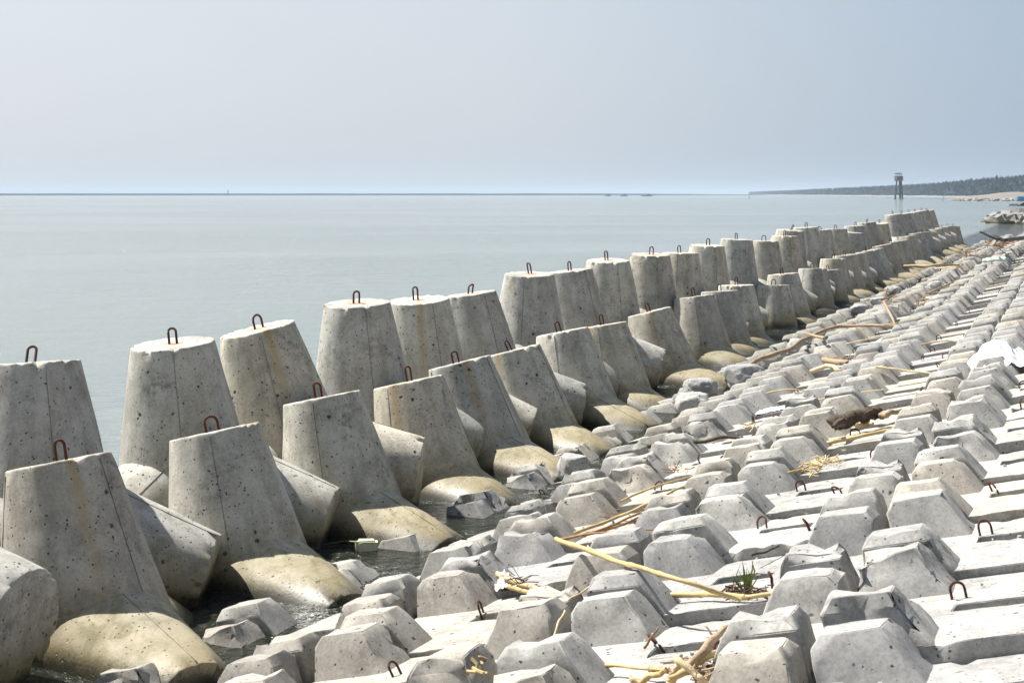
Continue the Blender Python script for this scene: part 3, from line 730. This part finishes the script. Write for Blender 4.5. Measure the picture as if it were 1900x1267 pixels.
# white sack
def sheet(px, py, lx, ly, hh, mat, label, seed, cat, rot=0, pr=False, name="plastic_sheet"):
    n, m_ = 34, 26; o = hit(px, py, .02); X = Matrix.Rotation(rot, 3, Nn) @ (Nn.cross(U)) * -1; Y = Nn.cross(X)
    vs, fs = [], []
    for i in range(n):
        for j in range(m_):
            a, b3 = i / (n - 1) * 2 - 1, j / (m_ - 1) * 2 - 1
            edge = 1 + .10 * noise.noise(Vector((a * 2, b3 * 2, seed)))
            h = hh * math.exp(-(a * a * 1.6 + b3 * b3 * 1.8)) * (1 + .15 * noise.noise(Vector((a * 2.5, b3 * 2.5, seed))))
            ridge = (1 - abs(noise.noise(Vector((a * 3, b3 * 1.6, seed + 4))))) ** 3 * .035 * (hh / .15) + noise.noise(Vector((a * 7, b3 * 6, seed))) * .012
            vs.append(X * a * lx * edge + Y * b3 * ly * edge + Nn * (h + ridge))
    for i in range(n - 1):
        for j in range(m_ - 1): fs.append((i * m_ + j, i * m_ + j + 1, (i + 1) * m_ + j + 1, (i + 1) * m_ + j))
    k = len(vs); vs += [v - Nn * .003 for v in vs]
    fs += [tuple(q + k for q in f[::-1]) for f in fs[:]]
    me = mesh(name, vs, fs, M[mat]); 
    for p_ in me.polygons: p_.use_smooth = True
    ob = link(name, me, mat=Matrix.Translation(o), label=label, cat=cat)
    if pr:
        rr = random.Random(3); qv, qf = [], []
        for row in range(5):
            for q in range(7):
                if rr.random() < .25: continue
                i0 = 21 + row * 2; j0 = 4 + q * 2
                b4 = len(qv)
                qv += [vs[i0 * m_ + j0] + Nn * .004, vs[i0 * m_ + j0 + 1] + Nn * .004, vs[(i0 + 1) * m_ + j0 + 1] + Nn * .004, vs[(i0 + 1) * m_ + j0] + Nn * .004]
                qf.append((b4, b4 + 1, b4 + 2, b4 + 3))
        link("faded_print", mesh("faded_print", qv, qf, M['print']), ob)['kind'] = 'stuff'
    return ob
sheet(1856, 690, .36, .22, .26, 'cloth', "white woven plastic sack draped over studs at the right edge", 2, "sack", .15, True, "woven_sack")
sheet(1432, 762, .17, .12, .03, 'cloth', "small flat white plastic scrap on a slab in mid slope", 5, "plastic scrap", .3)
sheet(1648, 640, .28, .16, .10, 'plastic_blue', "pale blue plastic bag tucked behind a stud", 7, "plastic bag", -.2, name="plastic_bag")
sheet(944, 1092, .075, .08, .09, 'plastic_clear', "crumpled clear plastic wrapper under the pale cane", 9, "wrapper", .4, name="plastic_wrapper")
sheet(1139, 975, .012, .02, .03, 'blue', "tiny bright blue plastic shred in the reed bundle", 10, "plastic scrap")
branch([(1826, 484, .3), (1845, 481, .34), (1868, 481, .3)], .06, 'green_paint', "pale green painted plank among far blocks", 60, taper=.1, cat="plank")
# polystyrene float in the water
p = flat(680, 1012, .33)
v_, f_ = [], []
bm = bmesh.new(); bmesh.ops.create_cube(bm, size=1)
bmesh.ops.bevel(bm, geom=bm.edges[:], offset=.16, segments=3, affect='EDGES')
bmesh.ops.triangulate(bm, faces=bm.faces)
for v in bm.verts: v.co = Vector((v.co.x * .16, v.co.y * .10, v.co.z * .09)) + v.normal * noise.noise(v.co * 9) * .006
me = bpy.data.meshes.new("styrofoam_piece"); bm.to_mesh(me); bm.free(); me.materials.append(M['foam_pack'])
link("styrofoam_piece", me, mat=Matrix.Translation(p) @ Matrix.Rotation(.15, 4, 'Z'), label="yellow-stained styrofoam chunk floating beside the toe blocks", cat="styrofoam")
q = [flat(x, y, z) for x, y, z in ((598, 1010, .32), (640, 1003, .35), (662, 1005, .39), (700, 1007, .39))]
put("floating_stalk", tube(q, [.003, .004, .007, .006], 6), 'leaf', "thin green stalk lying on the floating styrofoam", "stalk")
# pebbles and crumbs on the near slabs
rr = random.Random(77); V_, F_ = [], []
for i in range(700):
    p = slope(rr.uniform(4, 20), rr.uniform(.3, 6), .004); s_ = rr.uniform(.003, .010) * (1 + (rr.random() < .06) * 1.6)
    bs, bf = box(p, s_ * 2, s_ * 1.5, s_, Matrix.Rotation(rr.random() * 6, 3, 'Z'))
    bs = [q + Vector((rr.gauss(0, 1), rr.gauss(0, 1), rr.gauss(0, 1))) * s_ * .25 for q in bs]
    o_ = len(V_); V_ += bs; F_ += [tuple(t + o_ for t in f) for f in bf]
link("concrete_crumbs", mesh("concrete_crumbs", V_, F_, M['broken']), kind='stuff')

# ------------------------------------------------------------------ far water: tower, forest, banks
def tag(o, label, cat, group=None):
    o['label'] = label; o['category'] = cat
    if group: o['group'] = group
    return o
D = 750.0; k = D / F
tw = link("watch_tower", None, mat=Matrix.Translation(far(1667, D)), label="concrete watchtower on splayed legs standing in the water", cat="tower")
hz = CAMZ
def Zp(py, d): return CAMZ - (py - HY) / F * d
zc0, zc1, zr = Zp(336, D), Zp(327, D), Zp(323, D)
for i, (bx, by, tx, ty, r_) in enumerate(((-1.9, -1.2, -.95, -.6, .36), (-1.3, 2.2, -.6, .8, .36), (1.75, -1.2, 1.1, -.6, .5), (1.35, 2.2, .8, .8, .45))):
    link("leg", mesh("leg", *tube([(bx, by, -1.5), (tx, ty, zc0 + .1)], [r_ * 1.1, r_], 4), M['tower']), tw)
zb = Zp(359.5, D)
link("cross_beam", mesh("cross_beam", *box((0, -1.0, zb), 3.0, .4, .45), M['tower']), tw)
link("cross_beam", mesh("cross_beam", *box((0, 1.8, zb), 2.4, .4, .45), M['tower']), tw)
link("cabin", mesh("cabin", *tube([(0.1, 0, zc0), (0.1, 0, zc0 + .3), (0.1, 0, zc1)], [1.9, 2.15, 2.15], 8), M['tower_light']), tw)
for sx in (-1.2, -.4, .4, 1.2): link("roof_post", mesh("roof_post", *box((sx, -.8 + abs(sx) * .3, (zc1 + zr) / 2), .22, .22, zr - zc1), M['tower']), tw)
link("roof", mesh("roof", *tube([(-.1, 0, zr), (-.1, 0, zr + .25), (-.1, 0, zr + .5)], [2.0, 1.9, 1.0], 8), M['tower']), tw)
# coast line far away: (px, distance)
coast = [(1395, 3600), (1440, 2800), (1500, 2200), (1560, 1850), (1620, 1600), (1680, 1400), (1740, 1220), (1800, 1050), (1850, 950), (1910, 860), (2000, 780), (2300, 700)]
tops = [4, 6, 9, 12, 15, 18, 22, 28, 33, 37, 40, 42]
def lerp_c(t):
    i = min(int(t), len(coast) - 2); f = t - i
    return tuple(coast[i][q] * (1 - f) + coast[i + 1][q] * f for q in (0, 1)) + (tops[i] * (1 - f) + tops[i + 1] * f,)
vs, fs = [], []
n = 0
for i in range(111):
    x, d, _ = lerp_c(i / 10)
    zz = noise.noise(Vector((i * .3, 0, 0))) * .4
    base = d * .92
    for dd, z in ((base, -.3), (base + 20, .5), (base + 60, 1.5 + zz), (d * 1.05 + 500, 2.0)): vs.append(far(x, dd, z))
for i in range(110):
    for j in range(3): fs.append((i * 4 + j, i * 4 + j + 1, (i + 1) * 4 + j + 1, (i + 1) * 4 + j))
link("far_shore", mesh("far_shore", vs, fs, M['beach']), kind='structure')
rr = random.Random(9); vs, fs = [], []
for i in range(5200):
    t = rr.random() ** 1.0 * 11; x, d, tp = lerp_c(t)
    dd = d * (1.0 + rr.random() ** 2 * .16) ; H_ = (tp + 1.5) * d / F * rr.uniform(.66, .98) + 0.6
    if rr.random() < .04: H_ *= 1.07
    w_ = H_ * rr.uniform(.12, .24) + .6; b0 = far(x + rr.uniform(-8, 8), dd, 1.2)
    for q in range(9):
        z = H_ * (q / 9) ** .8; ww = w_ * (1.15 - q / 9) * rr.uniform(.7, 1.3); a = rr.random() * 3.14
        c0 = b0 + Vector((rr.gauss(0, .25), rr.gauss(0, .25), z))
        o_ = len(vs); dx = Vector((math.cos(a), math.sin(a), 0)) * ww
        vs += [c0 - dx, c0 + dx * .9 + Vector((0, 0, -.3)), c0 + Vector((rr.gauss(0, .2), 0, H_ * .2)), c0 + dx.cross(Zv) * .8]
        fs += [(o_, o_ + 1, o_ + 2), (o_ + 3, o_ + 2, o_), (o_ + 1, o_ + 3, o_ + 2)]
link("casuarina_forest", mesh("casuarina_forest", vs, fs, M['casuarina']), kind='stuff')
# brown sand bank at the right
vs, fs = [], []
D2 = 640.0
for i in range(41):
    x = 1755 + i * 10; e = min(1, max(0, (x - 1760) / 110)); hh_ = (.3 + 3.3 * e ** .8) + noise.noise(Vector((i * .35, 3, 0))) * .3
    for j, (dd, f) in enumerate(((D2 - 60, -.2), (D2 - 45, .1), (D2 - 20, .35), (D2, .8), (D2 + 20, 1), (D2 + 90, 1.0), (D2 + 110, 0))):
        vs.append(far(x, dd, hh_ * f if f > 0 else -.3))
for i in range(40):
    for j in range(6): fs.append((i * 7 + j, i * 7 + j + 1, (i + 1) * 7 + j + 1, (i + 1) * 7 + j))
link("sand_bank", mesh("sand_bank", vs, fs, M['sand']), kind='structure')
# pale debris line on the shore and rubble islets
def rubble(px0, px1, d0, d1, z0, n, s0, s1, name, mat, kind=None, label=None, cat=None, seed=1):
    rr = random.Random(seed); vs, fs = [], []
    for i in range(n):
        t = rr.random(); p = far(px0 + (px1 - px0) * t, rr.uniform(d0, d1), 0); s_ = rr.uniform(s0, s1)
        p.z = z0 * rr.random() * (.35 + .65 * t)
        bs, bf = box(p, s_ * 2 * rr.uniform(.7, 1.6), s_ * 1.6, s_ * rr.uniform(.5, 1.1), Matrix.Rotation(rr.random() * 6, 3, 'Z') @ Matrix.Rotation(rr.gauss(0, .5), 3, 'X'))
        bs = [q + Vector((rr.gauss(0, 1), rr.gauss(0, 1), rr.gauss(0, 1))) * s_ * .16 for q in bs]
        o_ = len(vs); vs += bs; fs += [tuple(q + o_ for q in f) for f in bf]
    return link(name, mesh(name, vs, fs, M[mat]), kind=kind, label=label, cat=cat)
rubble(1770, 1910, 560, 590, .8, 420, .3, 1.1, "shore_rubble", 'rubble', 'stuff', "pale rubble strip along the far shore", seed=4)
rubble(1842, 1925, 135, 160, 1.1, 260, .25, .75, "islet_rubble", 'rubble', 'stuff', "heap of pale broken concrete rising from the water at the right edge", seed=5)
rubble(1822, 1842, 140, 150, .25, 9, .25, .5, "islet_rubble", 'rubble', 'stuff', "scattered low stones left of the rubble heap in the water", seed=6)
rubble(1880, 1925, 330, 345, .5, 40, .3, .8, "islet_rubble", 'black', 'stuff', "dark stones near the far shore at the right edge", seed=7)
# posts standing in the far shallows
rr = random.Random(21)
for i, (x, y, h_) in enumerate(((1751, 366, 9), (1749, 372, 6), (1797, 372, 5), (1722, 362, 4), (1688, 362, 4), (1838, 371, 5), (1810, 371, 4), (1390, 368, 8))):
    p = flat(x, y + 1); d_ = p.y; hgt = h_ * d_ / F
    o = put("stake", tube([(p.x, p.y, -.3), (p.x + hgt * .25 * rr.uniform(-1, 1), p.y, hgt)], [.06 + .00012 * d_, .05 + .00008 * d_], 5), 'wood_black',
        ["slanted dark stake nearest the tower's right side", "short stake in front of the slanted one", "bent stake standing off the rubble strip", "thin stake right of the tower on the shore line",
         "thin stake just beside the tower foot", "forked stake near the right shallows", "low stake between floating snags", "lone slender stake far out left of the forest tip"][i], "stake", "stakes in the far shallows")
for i, (x, y, L, h_, lb) in enumerate(((1790, 370.5, 9, 3, "dark low snag floating off the rubble strip"), (1812, 370, 12, 4, "longer dark snag near the right shallows"), (1830, 373, 14, 2, "thin drifting trunk at far right"),
                                   (1018, 375, 10, 2, "distant driftwood on open water near the horizon"), (962, 442, 3, 4, "small black float bobbing in open water"), (1030, 485, 28, 1.5, "slim stick floating behind the tall paired tetrapods"),
                                   (880, 449, 14, 1, "faint floating straw left of the black float"), (640, 477, 20, 1.2, "white foam streak drifting on calm water"), (898, 502, 3, 2, "tiny dark speck floating near the breakwater"), (1130, 413, 6, 1.5, "small pale float in mid water"))):
    p = flat(x, y); kk = p.y / F
    pts = [Vector((p.x + (t - .5) * 2 * L * kk, p.y + .3 * math.sin(t * 5), .2 * h_ * kk + .1 * h_ * kk * math.sin(t * 9 + i))) for t in [q / 7 for q in range(8)]]
    rads = [h_ * kk * .5 * (.35 + .65 * math.sin(math.pi * (q + .5) / 8)) for q in range(8)]
    put("floating_debris", tube(pts, rads, 6, .3, i), 'cloth' if i in (7, 9) else ('black' if i in (0, 1, 4, 8) else 'wood_black'), lb, "flotsam", "flotsam on the water")
# blue shelter at right
p = far(1893, 560, 0)
sh = link("blue_shelter", mesh("blue_shelter", *join(box((0, 0, 1.2), 2.4, 2, 1.1), tube([(-1.3, -1.1, 1.8), (1.3, -1.1, 1.95)], [.12, .12], 5)), M['blue']), mat=Matrix.Translation(p), label="bright blue tarp shelter on the far right shore", cat="shelter")
for sx in (-1, 1): link("post", mesh("post", *box((sx, 0, .2), .12, .12, 1.2), M['wood_black']), sh)
# long low dyke on the horizon and tiny marks on it
vs, fs = [], []
for i in range(90):
    x = -300 + i * 19.5; d = 2400 + 6 * i
    top = 3.6 + .5 * noise.noise(Vector((i * .25, 0, 0))) - max(0, (x - 1150) / 260) * 2.4
    vs += [far(x, d, -.5), far(x, d + 3, top), far(x, d + 15, top), far(x, d + 25, -.5)]
for i in range(89):
    for j in range(3): fs.append((i * 4 + j, i * 4 + j + 1, (i + 1) * 4 + j + 1, (i + 1) * 4 + j))
link("distant_dyke", mesh("distant_dyke", vs, fs, M['dyke']), label="thin dark dyke line along the horizon", cat="dyke")
p = far(423, 2300); put("channel_marker", join(tube([p, p + Vector((0, 0, 6))], [.7, .5], 6), tube([p + Vector((0, 0, 6)), p + Vector((0, 0, 9))], [1.1, .2], 6)), 'dyke', "tiny channel marker on the horizon left of centre", "marker")
for i, (x, L) in enumerate(((1128, 7), (1158, 9), (1200, 14))):
    p = far(x, 1700); kk = 1700 / F
    hull = tube([p + Vector(((t - .5) * L * 1.6 * kk, 0, .5 + abs(t - .5) * .9)) for t in (0, .2, .5, .8, 1)], [.15, .8, 1.1, .9, .2], 6)
    cab = box(p + Vector((L * kk * .2, 0, 1.9)), L * kk * .4, 1.4, 1.3)
    put("fishing_boat", hull, 'dyke', ["leftmost of three specks of fishing boats on the horizon", "middle speck of a fishing boat on the horizon", "longest fishing boat speck on the horizon"][i], "boat", "fishing boats on the horizon", [("cabin", cab, 'dyke')])

# ------------------------------------------------------------------ haze
hv, hf = box((1000, 6400, 14.0), 22100, 13400, 34)
m = bpy.data.materials.new("haze_air"); m.use_nodes = True; nt = m.node_tree; nt.nodes.clear()
o_ = N(nt, 'ShaderNodeOutputMaterial'); pv = N(nt, 'ShaderNodeVolumePrincipled')
pv.inputs['Color'].default_value = (.62, .76, .91, 1); pv.inputs['Density'].default_value = .00021; pv.inputs['Anisotropy'].default_value = 0
nt.links.new(pv.outputs[0], o_.inputs['Volume'])
hz_o = link("haze", mesh("haze", hv, hf, m), kind='stuff')
